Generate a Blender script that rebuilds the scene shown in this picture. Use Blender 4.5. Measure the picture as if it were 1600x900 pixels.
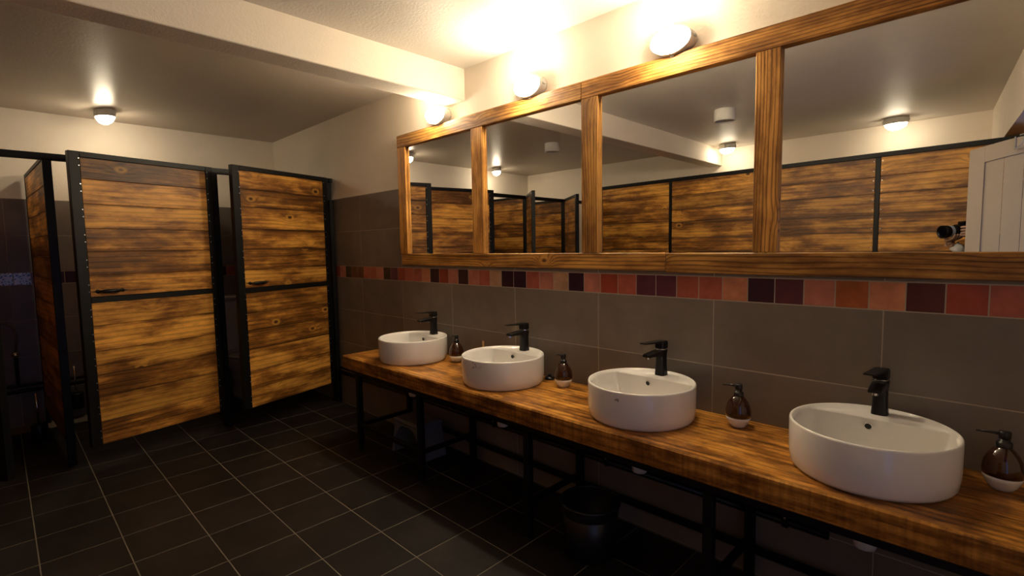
import bpy, bmesh, math, random
from mathutils import Matrix, Vector
random.seed(7)
for o in list(bpy.data.objects): bpy.data.objects.remove(o, do_unlink=True)
scene = bpy.context.scene
COL = scene.collection
PI = math.pi

# ------------------------------------------------------------------ camera
# world: mirror wall is the plane y=0 (room at y<0), x runs along it, floor z=0, metres
CAM = Vector((0.0, -2.175, 1.4026))
R = Matrix(((0.7130521, -0.04463556, 0.69968877),
            (0.70092551, 0.06834167, -0.70995271),
            (-0.01612876, 0.99666297, 0.08001737)))
cam_data = bpy.data.cameras.new('camera')
cam_data.sensor_width = 36.0
cam_data.lens = 792.25 / 1600 * 36.0
cam_data.clip_start = 0.01
cam = bpy.data.objects.new('camera', cam_data)
COL.objects.link(cam)
cam.matrix_world = Matrix.Translation(CAM) @ R.to_4x4()
scene.camera = cam

# ------------------------------------------------------------------ world, exposure
world = bpy.data.worlds.new('dusk_sky')
scene.world = world
world.use_nodes = True
wb = world.node_tree.nodes['Background']
wb.inputs[0].default_value = (0.30, 0.42, 1.0, 1)
wb.inputs[1].default_value = 0.26
vs = scene.view_settings
vs.view_transform = 'Standard'
vs.look = 'None'
vs.exposure = 1.68
vs.gamma = 1.0
vs.use_curve_mapping = False
LAMP_COL = (1.0, 0.84, 0.60)
WALL_LAMP = 80.0
STALL_LAMP = 27.0
SCREEN_LAMP = 19.0

# ------------------------------------------------------------------ material helpers
def nt(name):
    m = bpy.data.materials.new(name)
    m.use_nodes = True
    n = m.node_tree
    return m, n, n.nodes['Principled BSDF']

def node(n, kind, **kw):
    x = n.nodes.new(kind)
    for k, v in kw.items(): setattr(x, k, v)
    return x

def math_n(n, op, a, b=None, c=None):
    x = node(n, 'ShaderNodeMath', operation=op)
    for i, v in enumerate((a, b, c)):
        if v is None: continue
        if isinstance(v, (int, float)): x.inputs[i].default_value = v
        else: n.links.new(v, x.inputs[i])
    return x.outputs[0]

def ramp(n, fac, stops):
    r = node(n, 'ShaderNodeValToRGB')
    e = r.color_ramp.elements
    while len(e) < len(stops): e.new(0.5)
    for s, (p, c) in zip(e, stops):
        s.position = p
        s.color = (c[0], c[1], c[2], 1) if isinstance(c, (tuple, list)) else (c, c, c, 1)
    n.links.new(fac, r.inputs[0])
    return r.outputs[0]

def mix(n, fac, a, b, mode='MIX'):
    x = node(n, 'ShaderNodeMixRGB', blend_type=mode)
    for i, v in ((0, fac), (1, a), (2, b)):
        if isinstance(v, (int, float)): x.inputs[i].default_value = v
        elif isinstance(v, (tuple, list)): x.inputs[i].default_value = (v[0], v[1], v[2], 1)
        else: n.links.new(v, x.inputs[i])
    return x.outputs[0]

def plain(name, col, rough=0.5, metal=0.0, spec=0.5):
    m, n, p = nt(name)
    p.inputs['Base Color'].default_value = (*col, 1)
    p.inputs['Roughness'].default_value = rough
    p.inputs['Metallic'].default_value = metal
    p.inputs['Specular IOR Level'].default_value = spec
    return m

def obj_coords(n, rnd=37.0):
    tc = node(n, 'ShaderNodeTexCoord')
    oi = node(n, 'ShaderNodeObjectInfo')
    sc = math_n(n, 'MULTIPLY', oi.outputs['Random'], rnd)
    cb = node(n, 'ShaderNodeCombineXYZ')
    for i in range(3): n.links.new(sc, cb.inputs[i])
    ad = node(n, 'ShaderNodeVectorMath', operation='ADD')
    n.links.new(tc.outputs['Object'], ad.inputs[0]); n.links.new(cb.outputs[0], ad.inputs[1])
    return ad.outputs[0], oi.outputs['Random']

def scaled(n, v, s):
    x = node(n, 'ShaderNodeMapping')
    x.inputs['Scale'].default_value = s
    n.links.new(v, x.inputs['Vector'])
    return x.outputs[0]

def noise(n, v, scale, detail=3, rough=0.55):
    x = node(n, 'ShaderNodeTexNoise')
    x.inputs['Scale'].default_value = scale
    x.inputs['Detail'].default_value = detail
    x.inputs['Roughness'].default_value = rough
    n.links.new(v, x.inputs['Vector'])
    return x.outputs['Fac']

def bump(n, p, h, strength, dist=0.002):
    b = node(n, 'ShaderNodeBump')
    b.inputs['Strength'].default_value = strength
    b.inputs['Distance'].default_value = dist
    n.links.new(h, b.inputs['Height'])
    n.links.new(b.outputs[0], p.inputs['Normal'])

def wood(name, light, mid, dark, burn=0.5, grain=0.55, rough=0.42, lines=26.0, knots=0.45, saw=False, warp=0.10, edge=False, bs=(2.6, 8.0, 8.0)):
    """torched softwood, grain along local x"""
    m, n, p = nt(name)
    v, rnd = obj_coords(n)
    sep = node(n, 'ShaderNodeSeparateXYZ'); n.links.new(v, sep.inputs[0])
    # knots: round spots in a random half of the cells
    vo = node(n, 'ShaderNodeTexVoronoi'); vo.inputs['Scale'].default_value = 4.2
    n.links.new(scaled(n, v, (0.85, 1.3, 1.3)), vo.inputs['Vector'])
    d = vo.outputs['Distance']
    sc = node(n, 'ShaderNodeSeparateColor'); n.links.new(vo.outputs['Color'], sc.inputs[0])
    has = math_n(n, 'LESS_THAN', sc.outputs[0], knots)
    near = math_n(n, 'MULTIPLY', math_n(n, 'POWER', 2.718, math_n(n, 'MULTIPLY', math_n(n, 'MULTIPLY', d, d), -26.0)), has)
    # ring coordinate: cross-grain position, bent by slow noise and by knots
    slow = noise(n, scaled(n, v, (0.55, 4.0, 4.0)), 1.0, 1)
    yz = math_n(n, 'ADD', sep.outputs[1], math_n(n, 'MULTIPLY', sep.outputs[2], 0.83))
    c = math_n(n, 'ADD', yz, math_n(n, 'MULTIPLY', slow, warp))
    c = math_n(n, 'ADD', c, math_n(n, 'MULTIPLY', near, 0.055))
    wob = noise(n, scaled(n, v, (3.0, 40.0, 40.0)), 1.0, 2)
    c = math_n(n, 'ADD', c, math_n(n, 'MULTIPLY', wob, 0.012))
    w = math_n(n, 'SINE', math_n(n, 'MULTIPLY', c, lines * 6.283))
    w = math_n(n, 'MULTIPLY_ADD', w, 0.5, 0.5)
    wl = math_n(n, 'POWER', w, 4.0)
    fine = noise(n, scaled(n, v, (5.0, 190.0, 190.0)), 1.0, 2)
    finel = ramp(n, fine, [(0.42, 0.0), (0.68, 1.0)])
    g = math_n(n, 'ADD', math_n(n, 'MULTIPLY', wl, 0.7), math_n(n, 'MULTIPLY', finel, 0.45))
    blotch = noise(n, scaled(n, v, bs), 1.0, 5, 0.66)
    streak = noise(n, scaled(n, v, (1.6, 34.0, 34.0)), 1.0, 3, 0.6)
    bl = math_n(n, 'ADD', math_n(n, 'MULTIPLY', blotch, 0.72), math_n(n, 'MULTIPLY', streak, 0.28))
    if edge:
        tg = node(n, 'ShaderNodeTexCoord'); sg = node(n, 'ShaderNodeSeparateXYZ'); n.links.new(tg.outputs['Generated'], sg.inputs[0])
        eg = ramp(n, math_n(n, 'ABSOLUTE', math_n(n, 'MULTIPLY_ADD', sg.outputs[2], 2.0, -1.0)), [(0.62, 0.0), (1.0, 1.0)])
        bl = math_n(n, 'ADD', bl, math_n(n, 'MULTIPLY', eg, 0.07))
        ob = math_n(n, 'MULTIPLY_ADD', math_n(n, 'FRACT', math_n(n, 'MULTIPLY', rnd, 17.3)), 0.12, -0.06)
        bl = math_n(n, 'ADD', bl, ob)
    burnf = ramp(n, bl, [(0.47, 0.0), (0.62, 1.0)])
    tone = ramp(n, bl, [(0.38, 0.0), (0.54, 1.0)])
    sfine = noise(n, scaled(n, v, (2.2, 95.0, 95.0)), 1.0, 2)
    sl = math_n(n, 'MULTIPLY', ramp(n, sfine, [(0.52, 0.0), (0.66, 1.0)]), tone)
    base = mix(n, math_n(n, 'MULTIPLY', tone, 0.8 * min(1.0, burn + 0.1)), light, mid)
    base = mix(n, math_n(n, 'MULTIPLY', math_n(n, 'MINIMUM', g, 1.0), grain), base, mid)
    base = mix(n, math_n(n, 'MULTIPLY', math_n(n, 'MULTIPLY', burnf, math_n(n, 'MULTIPLY_ADD', g, 0.3, 0.7)), burn), base, dark)
    base = mix(n, math_n(n, 'MULTIPLY', wl, grain * 0.6), base, dark)
    base = mix(n, math_n(n, 'MULTIPLY', sl, burn * 0.6), base, dark)
    halo = math_n(n, 'MULTIPLY', ramp(n, d, [(0.05, 0.0), (0.10, 1.0), (0.17, 0.0)]), has)
    base = mix(n, math_n(n, 'MULTIPLY', halo, 0.5), base, light)
    kn = math_n(n, 'MULTIPLY', ramp(n, d, [(0.045, 1.0), (0.085, 0.0)]), has)
    base = mix(n, math_n(n, 'MULTIPLY', kn, 0.85), base, dark)
    h = g
    if saw:
        sw = noise(n, scaled(n, v, (70.0, 4.0, 3.0)), 1.0, 3)
        geo = node(n, 'ShaderNodeNewGeometry')
        gs = node(n, 'ShaderNodeSeparateXYZ'); n.links.new(geo.outputs['Normal'], gs.inputs[0])
        front = math_n(n, 'LESS_THAN', gs.outputs[1], -0.5)
        base = mix(n, math_n(n, 'MULTIPLY', math_n(n, 'MULTIPLY', ramp(n, sw, [(0.4, 0.0), (0.7, 1.0)]), front), 0.45), base, dark)
    # each board its own strength
    hs = node(n, 'ShaderNodeHueSaturation')
    n.links.new(math_n(n, 'MULTIPLY_ADD', rnd, 0.5, 0.75), hs.inputs['Value'])
    n.links.new(base, hs.inputs['Color'])
    n.links.new(hs.outputs[0], p.inputs['Base Color'])
    p.inputs['Roughness'].default_value = rough
    p.inputs['Specular IOR Level'].default_value = 0.35
    bump(n, p, h, 0.25, 0.0015)
    return m

def tile_mat(name, col, var=0.18, rough=0.45, cloud=0.35, scale=5.0, spec=0.5, bumps=0.05):
    m, n, p = nt(name)
    v, rnd = obj_coords(n)
    nz = noise(n, v, scale, 5, 0.62)
    dk = tuple(c * (1 - cloud) for c in col); lt = tuple(min(1, c * (1 + cloud)) for c in col)
    c = ramp(n, nz, [(0.3, dk), (0.7, lt)])
    hs = node(n, 'ShaderNodeHueSaturation')
    n.links.new(math_n(n, 'MULTIPLY_ADD', rnd, 2 * var, 1 - var), hs.inputs['Value'])
    n.links.new(c, hs.inputs['Color']); n.links.new(hs.outputs[0], p.inputs['Base Color'])
    p.inputs['Roughness'].default_value = rough
    p.inputs['Specular IOR Level'].default_value = spec
    bump(n, p, noise(n, v, scale * 6, 3), bumps, 0.003)
    return m

def plaster(name, col, rough=0.75, strength=0.35, scale=90.0):
    m, n, p = nt(name)
    tc = node(n, 'ShaderNodeTexCoord')
    nz = noise(n, tc.outputs['Object'], 2.2, 4)
    c = ramp(n, nz, [(0.3, tuple(x * 0.93 for x in col)), (0.7, col)])
    n.links.new(c, p.inputs['Base Color'])
    p.inputs['Roughness'].default_value = rough
    p.inputs['Specular IOR Level'].default_value = 0.4
    bump(n, p, noise(n, tc.outputs['Object'], scale, 3), strength, 0.004)
    return m

LIGHTW, MIDW, DARKW = (0.80, 0.40, 0.072), (0.32, 0.108, 0.015), (0.030, 0.0085, 0.002)
M = dict(
    plaster=plaster('cream_plaster', (0.84, 0.755, 0.635)),
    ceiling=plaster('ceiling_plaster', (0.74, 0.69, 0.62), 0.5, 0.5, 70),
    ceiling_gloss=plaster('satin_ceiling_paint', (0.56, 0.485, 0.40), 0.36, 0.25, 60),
    grout=plain('grout', (0.40, 0.35, 0.28), 0.9),
    floor_grout=plain('floor_grout', (0.19, 0.16, 0.12), 0.9),
    wall_tile=tile_mat('taupe_wall_tile', (0.185, 0.155, 0.128), 0.08, 0.42, 0.16, 4.0),
    floor_tile=tile_mat('charcoal_floor_tile', (0.0165, 0.0128, 0.0108), 0.22, 0.5, 0.40, 6.0, 0.22),
    board=wood('torched_board', LIGHTW, MIDW, DARKW, 0.88, 0.36, 0.42, 34.0, 0.55, edge=True),
    frame_wood=wood('torched_frame_wood', (0.70, 0.36, 0.085), (0.30, 0.105, 0.018), DARKW, 0.68, 0.75, 0.4, 62.0, 0.40, warp=0.16),
    counter=wood('torched_countertop', (0.74, 0.35, 0.062), (0.33, 0.11, 0.016), DARKW, 0.82, 0.55, 0.30, 30.0, 0.25, True, bs=(6.5, 13.0, 13.0)),
    steel=plain('black_steel', (0.0045, 0.0042, 0.0042), 0.45, 0.0, 0.25),
    screw=plain('bright_screw', (0.6, 0.6, 0.6), 0.3, 1.0),
    ceramic=plain('white_ceramic', (0.80, 0.775, 0.74), 0.10, 0.0, 0.55),
    black=plain('matte_black', (0.006, 0.0055, 0.0055), 0.36, 0.0, 0.35),
    black_gloss=plain('gloss_black', (0.012, 0.011, 0.012), 0.15),
    chrome=plain('chrome', (0.75, 0.75, 0.75), 0.12, 1.0),
    white_plastic=plain('white_plastic', (0.75, 0.73, 0.70), 0.4),
    grey_plastic=plain('grey_plastic', (0.16, 0.16, 0.17), 0.5),
    bin_black=plain('bin_black', (0.010, 0.010, 0.011), 0.35),
    pump=plain('pump_black', (0.012, 0.011, 0.010), 0.3),
    stick=plain('reed_wood', (0.55, 0.28, 0.09), 0.7),
    mark=plain('grey_mark', (0.30, 0.27, 0.25), 0.5),
    white_paint=plaster('cream_door_paint', (0.64, 0.54, 0.40), 0.5, 0.1, 40),
    skin=plain('skin', (0.55, 0.34, 0.25), 0.5),
    cloth=plain('dark_cloth', (0.012, 0.013, 0.020), 0.85),
    cuff=plain('white_cuff', (0.7, 0.7, 0.72), 0.8),
    blue_ring=plain('silver_blue_ring', (0.55, 0.68, 0.95), 0.3, 0.3),
    glass_dark=plain('lens_glass', (0.004, 0.004, 0.008), 0.05),
    vent=plain('vent_white', (0.72, 0.69, 0.63), 0.5),
    lamp_metal=plain('lamp_white_metal', (0.55, 0.52, 0.47), 0.4),
    wire=plain('cage_wire', (0.20, 0.19, 0.17), 0.4, 0.5),
    jar=plain('amber_jar', (0.20, 0.08, 0.02), 0.1),
)
def mirror_mat():
    m, n, p = nt('silvered_mirror')
    p.inputs['Base Color'].default_value = (0.90, 0.90, 0.90, 1)
    p.inputs['Metallic'].default_value = 1.0
    p.inputs['Roughness'].default_value = 0.0
    return m
M['mirror'] = mirror_mat()
def amber():
    m, n, p = nt('amber_glass')
    p.inputs['Base Color'].default_value = (0.035, 0.009, 0.003, 1)
    p.inputs['Roughness'].default_value = 0.06
    p.inputs['Coat Weight'].default_value = 0.6
    p.inputs['Coat Roughness'].default_value = 0.03
    return m
M['amber'] = amber()
def glow(name, strength):
    m, n, p = nt(name)
    p.inputs['Base Color'].default_value = (0.9, 0.88, 0.82, 1)
    p.inputs['Emission Color'].default_value = (*LAMP_COL, 1)
    p.inputs['Emission Strength'].default_value = strength
    return m
M['glow_wall'] = glow('lit_wall_globe', WALL_LAMP)
M['glow_stall'] = glow('lit_stall_globe', STALL_LAMP)
M['glow_screen'] = glow('lit_screen_globe', SCREEN_LAMP)
def blue_tile():
    m, n, p = nt('blue_white_pattern_tile')
    tc = node(n, 'ShaderNodeTexCoord')
    vo = node(n, 'ShaderNodeTexVoronoi', feature='DISTANCE_TO_EDGE'); vo.inputs['Scale'].default_value = 45
    n.links.new(tc.outputs['Object'], vo.inputs['Vector'])
    n.links.new(ramp(n, vo.outputs['Distance'], [(0.10, (0.75, 0.78, 0.85)), (0.22, (0.02, 0.03, 0.16))]), p.inputs['Base Color'])
    p.inputs['Roughness'].default_value = 0.15
    return m
M['blue_tile'] = blue_tile()
STRIP = dict(D=(0.030, 0.008, 0.022), P=(0.105, 0.028, 0.048), B=(0.085, 0.018, 0.024), R=(0.30, 0.050, 0.030),
             C=(0.42, 0.105, 0.072), K=(0.50, 0.185, 0.135), S=(0.50, 0.195, 0.105), T=(0.36, 0.100, 0.035),
             N=(0.45, 0.26, 0.155), X=(0.030, 0.015, 0.008), E=(0.110, 0.026, 0.014))
for k, c in STRIP.items():
    M['strip_' + k] = tile_mat('glazed_tile_' + k, c, 0.12, 0.28, 0.22, 14.0, 0.5, 0.18)

# ------------------------------------------------------------------ geometry helpers
def mesh_from(bm, name, mat, smooth=False):
    me = bpy.data.meshes.new(name)
    bmesh.ops.recalc_face_normals(bm, faces=bm.faces)
    bm.to_mesh(me); bm.free()
    if smooth:
        for f in me.polygons: f.use_smooth = True
    if mat: me.materials.append(M[mat])
    return me

def put(name, me, parent=None, loc=(0, 0, 0), rot=(0, 0, 0), **props):
    o = bpy.data.objects.new(name, me)
    COL.objects.link(o)
    o.location = loc; o.rotation_euler = rot
    if parent is not None: o.parent = parent
    for k, v in props.items(): o[k] = v
    return o

def empty(name, loc=(0, 0, 0), rz=0.0, label=None, cat=None, group=None):
    o = put(name, None, None, loc, (0, 0, rz))
    o.empty_display_size = 0.05
    if label: o['label'] = label
    if cat: o['category'] = cat
    if group: o['group'] = group
    return o

def b_box(bm, x0, x1, y0, y1, z0, z1, bev=0.0, mtx=None):
    r = bmesh.ops.create_cube(bm, size=1)
    vs_ = r['verts']
    for v in vs_:
        v.co = Vector(((x0 + x1) / 2 + v.co.x * (x1 - x0), (y0 + y1) / 2 + v.co.y * (y1 - y0), (z0 + z1) / 2 + v.co.z * (z1 - z0)))
    if bev > 0:
        es = list({e for v in vs_ for e in v.link_edges})
        out = bmesh.ops.bevel(bm, geom=es, offset=bev, segments=1, affect='EDGES')
        vs_ = list({v for f in out['faces'] for v in f.verts})
    if mtx is not None:
        bmesh.ops.transform(bm, matrix=mtx, verts=vs_)

def box(name, x0, x1, y0, y1, z0, z1, mat, parent=None, bev=0.0, center=True, **props):
    """box given in parent space; object origin at its centre"""
    c = Vector(((x0 + x1) / 2, (y0 + y1) / 2, (z0 + z1) / 2))
    bm = bmesh.new()
    b_box(bm, x0 - c.x, x1 - c.x, y0 - c.y, y1 - c.y, z0 - c.z, z1 - c.z, bev)
    return put(name, mesh_from(bm, name, mat), parent, c, **props)

def b_tube(bm, pts, r, seg=10, closed=False, caps=True):
    pts = [Vector(p) for p in pts]
    n = len(pts); rings = []
    prev = None
    for i, p in enumerate(pts):
        if closed: t = pts[(i + 1) % n] - pts[i - 1]
        else: t = pts[min(i + 1, n - 1)] - pts[max(i - 1, 0)]
        t.normalize()
        if prev is None:
            a = Vector((0, 0, 1)) if abs(t.z) < 0.9 else Vector((1, 0, 0))
            u = t.cross(a).normalized()
        else:
            u = (prev - t * prev.dot(t)).normalized()
        prev = u
        w = t.cross(u)
        rr = r[i] if isinstance(r, (list, tuple)) else r
        rings.append([bm.verts.new(p + (u * math.cos(2 * PI * k / seg) + w * math.sin(2 * PI * k / seg)) * rr) for k in range(seg)])
    m = n if closed else n - 1
    for i in range(m):
        a, b = rings[i], rings[(i + 1) % n]
        for k in range(seg):
            bm.faces.new((a[k], a[(k + 1) % seg], b[(k + 1) % seg], b[k]))
    if caps and not closed:
        bm.faces.new(list(reversed(rings[0]))); bm.faces.new(rings[-1])

def tube(name, pts, r, mat, parent=None, seg=10, closed=False, **props):
    bm = bmesh.new(); b_tube(bm, pts, r, seg, closed)
    return put(name, mesh_from(bm, name, mat, True), parent, **props)

def b_lathe(bm, prof, seg=32, mtx=None, close_top=True, close_bot=True, sx=1.0, sy=1.0):
    rings = []
    for r, z in prof:
        rings.append([bm.verts.new(Vector((r * sx * math.cos(2 * PI * k / seg), r * sy * math.sin(2 * PI * k / seg), z))) for k in range(seg)])
    for i in range(len(rings) - 1):
        a, b = rings[i], rings[i + 1]
        for k in range(seg):
            bm.faces.new((a[k], a[(k + 1) % seg], b[(k + 1) % seg], b[k]))
    if close_bot: bm.faces.new(list(reversed(rings[0])))
    if close_top: bm.faces.new(rings[-1])
    if mtx is not None:
        bmesh.ops.transform(bm, matrix=mtx, verts=[v for r_ in rings for v in r_])

def lathe(name, prof, mat, parent=None, loc=(0, 0, 0), seg=32, rot=(0, 0, 0), sx=1.0, sy=1.0, smooth=True, **props):
    bm = bmesh.new(); b_lathe(bm, prof, seg, sx=sx, sy=sy)
    return put(name, mesh_from(bm, name, mat, smooth), parent, loc, rot, **props)

# ------------------------------------------------------------------ room shell
XB, XF, YL = -5.74, 0.70, -4.08         # far wall, entrance wall, opposite wall
ZC, ZS = 2.543, 2.572                   # ceilings
def struct(o):
    o['kind'] = 'structure'; return o
floor = struct(box('floor', XB - .2, XF + .2, YL - .2, 0.2, -0.12, -0.0012, 'floor_grout'))
wall_right = struct(box('wall_right', XB - .2, XF + .2, 0.010, 0.21, -0.12, 2.75, 'plaster'))
wall_back = struct(box('wall_back', XB - .21, XB - .010, YL - .2, 0.010, -0.12, 2.75, 'plaster'))
wall_left = struct(box('wall_left', XB - .2, XF + .2, YL - .21, YL, -0.12, 2.75, 'plaster'))
# entrance wall with an open doorway
DY0, DY1, DZ = -2.47, -1.62, 2.06
wf = empty('wall_front'); wf['kind'] = 'structure'
box('wall_panel', XF, XF + .2, YL, DY0, -0.006, 2.75, 'plaster', wf)
box('wall_panel', XF, XF + .2, DY1, 0.010, -0.006, 2.75, 'plaster', wf)
box('wall_panel', XF, XF + .2, DY0, DY1, DZ, 2.75, 'plaster', wf)
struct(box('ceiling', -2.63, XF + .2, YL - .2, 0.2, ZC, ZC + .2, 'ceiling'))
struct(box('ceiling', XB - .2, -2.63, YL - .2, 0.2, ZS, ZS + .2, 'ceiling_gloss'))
struct(box('ceiling_beam', -2.717, -2.548, YL, 0.010, 2.345, ZC + .1, 'plaster', bev=0.004))
bm = bmesh.new()
for z in (2.150, ZC + .1):
    for x, y in ((-0.171, YL), (0.200, -0.03), (0.420, -0.03), (0.050, YL)): bm.verts.new((x, y, z))
bm.verts.ensure_lookup_table()
bv = list(bm.verts)
bm.faces.new(bv[0:4]); bm.faces.new(bv[4:8])
for k in range(4): bm.faces.new((bv[k], bv[(k + 1) % 4], bv[4 + (k + 1) % 4], bv[4 + k]))
struct(put('ceiling_beam', mesh_from(bm, 'ceiling_beam', 'plaster')))

# floor tiles
TP, TG = 0.3025, 0.0036
def tile_mesh(name, w, h, t, mat, bev=0.0015):
    bm = bmesh.new(); b_box(bm, -w / 2, w / 2, -h / 2, h / 2, -t, 0, bev)
    return mesh_from(bm, name, mat)
fm = tile_mesh('floor_tile', TP - TG, TP - TG, 0.008, 'floor_tile')
# grid phase from the photograph: joints at x=-2.482+k*TP, y=-1.222+k*TP
fx0 = -2.482 - 10 * TP; fy0 = -1.222 + 4 * TP
ntile = 0
for i in range(0, 21):
    for j in range(-1, 13):
        cx = fx0 + (i + .5) * TP; cy = fy0 - (j + .5) * TP
        x0, x1 = max(cx - TP / 2, XB), min(cx + TP / 2, XF)
        y0, y1 = max(cy - TP / 2, YL), min(cy + TP / 2, 0.0)
        if x1 - x0 < .03 or y1 - y0 < .03: continue
        if ntile >= 295: break
        ntile += 1
        full = (x1 - x0 > TP - 1e-4) and (y1 - y0 > TP - 1e-4)
        me = fm if full else tile_mesh('floor_tile', x1 - x0 - TG, y1 - y0 - TG, 0.008, 'floor_tile')
        put('floor_tile', me, floor, Vector(((x0 + x1) / 2, (y0 + y1) / 2, 0)) - floor.location)

# wall tiles: built lying, turned to stand on the wall
TW = 0.6025; WG = 0.0035
rows = [(0.0, 0.271), (0.271, 0.572), (0.572, 0.873), (0.873, 1.161), (1.262, 1.563), (1.563, 1.856)]
cache = {}
def wtile(w, h, mat, parent, loc, rot, name='wall_tile', t=0.009):
    key = (round(w, 4), round(h, 4), mat)
    if key not in cache: cache[key] = tile_mesh(name, w - WG, h - WG, t, mat, 0.001)
    return put(name, cache[key], parent, loc, rot)
def seg_list(a, b, joint, pitch):
    k = math.floor((a - joint) / pitch); out = []
    x = joint + k * pitch
    while x < b - 1e-6:
        s, e = max(x, a), min(x + pitch, b)
        if e - s > .015: out.append((s, e))
        x += pitch
    return out
bx_grout = struct(box('wall_tile_bed', XB, XF, 0.0008, 0.0105, 0.0, 1.858, 'grout'))
bx_grout['kind'] = 'structure'; bx_grout.name = 'trim_1'
for z0, z1 in rows:
    for s, e in seg_list(XB, XF, -0.312, TW):
        wtile(e - s, z1 - z0, 'wall_tile', bx_grout, Vector(((s + e) / 2, 0.0, (z0 + z1) / 2)) - bx_grout.location, (PI / 2, 0, 0))
SEQ = 'CRBSTKPDSCCPPCRKDNKCDDNCKDKRDSCCRPXKCCEEXKR'      # right to left from x=-0.0435
SP = 0.1043
back = ['R', 'D', 'C', 'K', 'P', 'E', 'S', 'B', 'N', 'D', 'C', 'T']
for s, e in seg_list(XB, XF, -0.0435, SP):
    k = round((-0.0435 - e) / SP)
    c = SEQ[k + 1] if 0 <= k + 1 < len(SEQ) else back[k % len(back)]
    wtile(e - s, 0.101, 'strip_' + c, bx_grout, Vector(((s + e) / 2, 0.0, 1.2115)) - bx_grout.location, (PI / 2, 0, 0), 'mosaic_tile')
bb_grout = struct(box('trim_2', XB - .0105, XB - .0008, YL, 0.0, 0.0, 1.858, 'grout'))
for z0, z1 in rows:
    for s, e in seg_list(YL, 0.0, -0.30, TW):
        wtile(e - s, z1 - z0, 'wall_tile', bb_grout, Vector((XB, (s + e) / 2, (z0 + z1) / 2)) - bb_grout.location, (PI / 2, 0, PI / 2))
i = 0
for s, e in seg_list(YL, 0.0, -0.0, SP):
    yc = (s + e) / 2
    mt = 'strip_' + ('D' if -1.80 < yc < -1.70 else back[(i * 5) % len(back)])
    if -2.15 < yc < -1.97: mt = 'blue_tile'
    wtile(e - s, 0.101, mt, bb_grout, Vector((XB, yc, 1.2115)) - bb_grout.location, (PI / 2, 0, PI / 2), 'mosaic_tile')
    i += 1

# ------------------------------------------------------------------ wall mirror
mf = empty('wall_mirror', (-1.4, 0, 1.27), 0, 'long wall mirror of four panes in a torched wooden frame', 'mirror')
def board_between(name, a, b, width, thick, mat, parent, nrm, bev=0.003, jag=0.0):
    """board from a to b (world), face normal nrm; local x along the grain"""
    a, b, nrm = Vector(a), Vector(b), Vector(nrm).normalized()
    x = (b - a).normalized(); z = nrm; y = z.cross(x).normalized()
    L = (b - a).length
    bm = bmesh.new(); b_box(bm, -L / 2, L / 2, -width / 2, width / 2, -thick / 2, thick / 2, bev)
    o = put(name, mesh_from(bm, name, mat))
    mt = Matrix((x, y, z)).transposed().to_4x4(); mt.translation = (a + b) / 2
    if parent is not None:
        o.parent = parent
        pm = Matrix.Translation(parent.location) @ parent.rotation_euler.to_matrix().to_4x4()
        o.matrix_local = pm.inverted() @ mt
    else:
        o.matrix_world = mt
    return o
FY, FT = -0.0155, 0.021
N = (0, -1, 0)
board_between('top_rail', (-3.301, FY, 2.194), (-1.603, FY, 2.194), 0.0885, FT, 'frame_wood', mf, N)
board_between('top_rail', (-1.601, FY, 2.193), (0.165, FY, 2.193), 0.0900, FT, 'frame_wood', mf, N)
board_between('bottom_rail', (-3.279, FY, 1.3248), (-1.130, FY, 1.3248), 0.0835, FT, 'frame_wood', mf, N)
board_between('bottom_rail', (-1.128, FY, 1.3205), (0.165, FY, 1.3205), 0.0885, FT, 'frame_wood', mf, N)
for x0, x1 in ((-3.297, -3.199), (-2.464, -2.358), (-1.603, -1.501), (-0.751, -0.659), (0.070, 0.165)):
    board_between('stile', ((x0 + x1) / 2, FY, 1.3672), ((x0 + x1) / 2, FY, 2.1490), x1 - x0, FT, 'frame_wood', mf, N)
for x0, x1 in ((-3.22, -2.42), (-2.40, -1.56), (-1.54, -0.71), (-0.70, 0.10)):
    box('mirror_pane', x0 + 1.4, x1 + 1.4, -0.0045, -0.0005, 1.32 - 1.27, 2.19 - 1.27, 'mirror', mf)

# ------------------------------------------------------------------ bulkhead lamps
bm = bmesh.new(); b_box(bm, -.008, .008, -.006, .006, -.011, .011, 0.002); LUG = mesh_from(bm, 'cage_lug', 'lamp_metal')
def make_lamp(name, glowmat, loc, rot, label, group):
    root = put(name, None, None, loc, rot, label=label, category='lamp', group=group)
    lathe('base', [(0.098, 0.0), (0.100, 0.010), (0.099, 0.052), (0.095, 0.057), (0.089, 0.057), (0.087, 0.050)], 'lamp_metal', root, sy=0.60, seg=36)
    lathe('glass_globe', [(0.080, 0.045), (0.084, 0.058), (0.078, 0.080), (0.060, 0.097), (0.035, 0.107), (0.010, 0.110)], glowmat, root, sy=0.60, seg=36)
    bm = bmesh.new()
    for xx, k in ((-0.045, 0.80), (0.0, 1.0), (0.045, 0.80)):
        b_tube(bm, [(xx, 0.060 * k * math.cos(t), 0.040 + 0.078 * k * math.sin(t)) for t in [PI * q / 12 for q in range(13)]], 0.0018, 6)
    b_tube(bm, [(0.095 * math.cos(t), 0, 0.040 + 0.078 * math.sin(t)) for t in [PI * q / 16 for q in range(17)]], 0.0018, 6)
    b_tube(bm, [(0.092 * math.cos(t), 0.057 * math.sin(t), 0.064) for t in [2 * PI * q / 28 for q in range(28)]], 0.0018, 6, True)
    put('wire_cage', mesh_from(bm, 'wire_cage', 'wire', True), root)
    for sx_, sy_ in ((1, 0), (-1, 0), (0, 1), (0, -1)):
        put('cage_lug', LUG, root, (sx_ * 0.098, sy_ * 0.060, 0.031))
    return root
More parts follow.
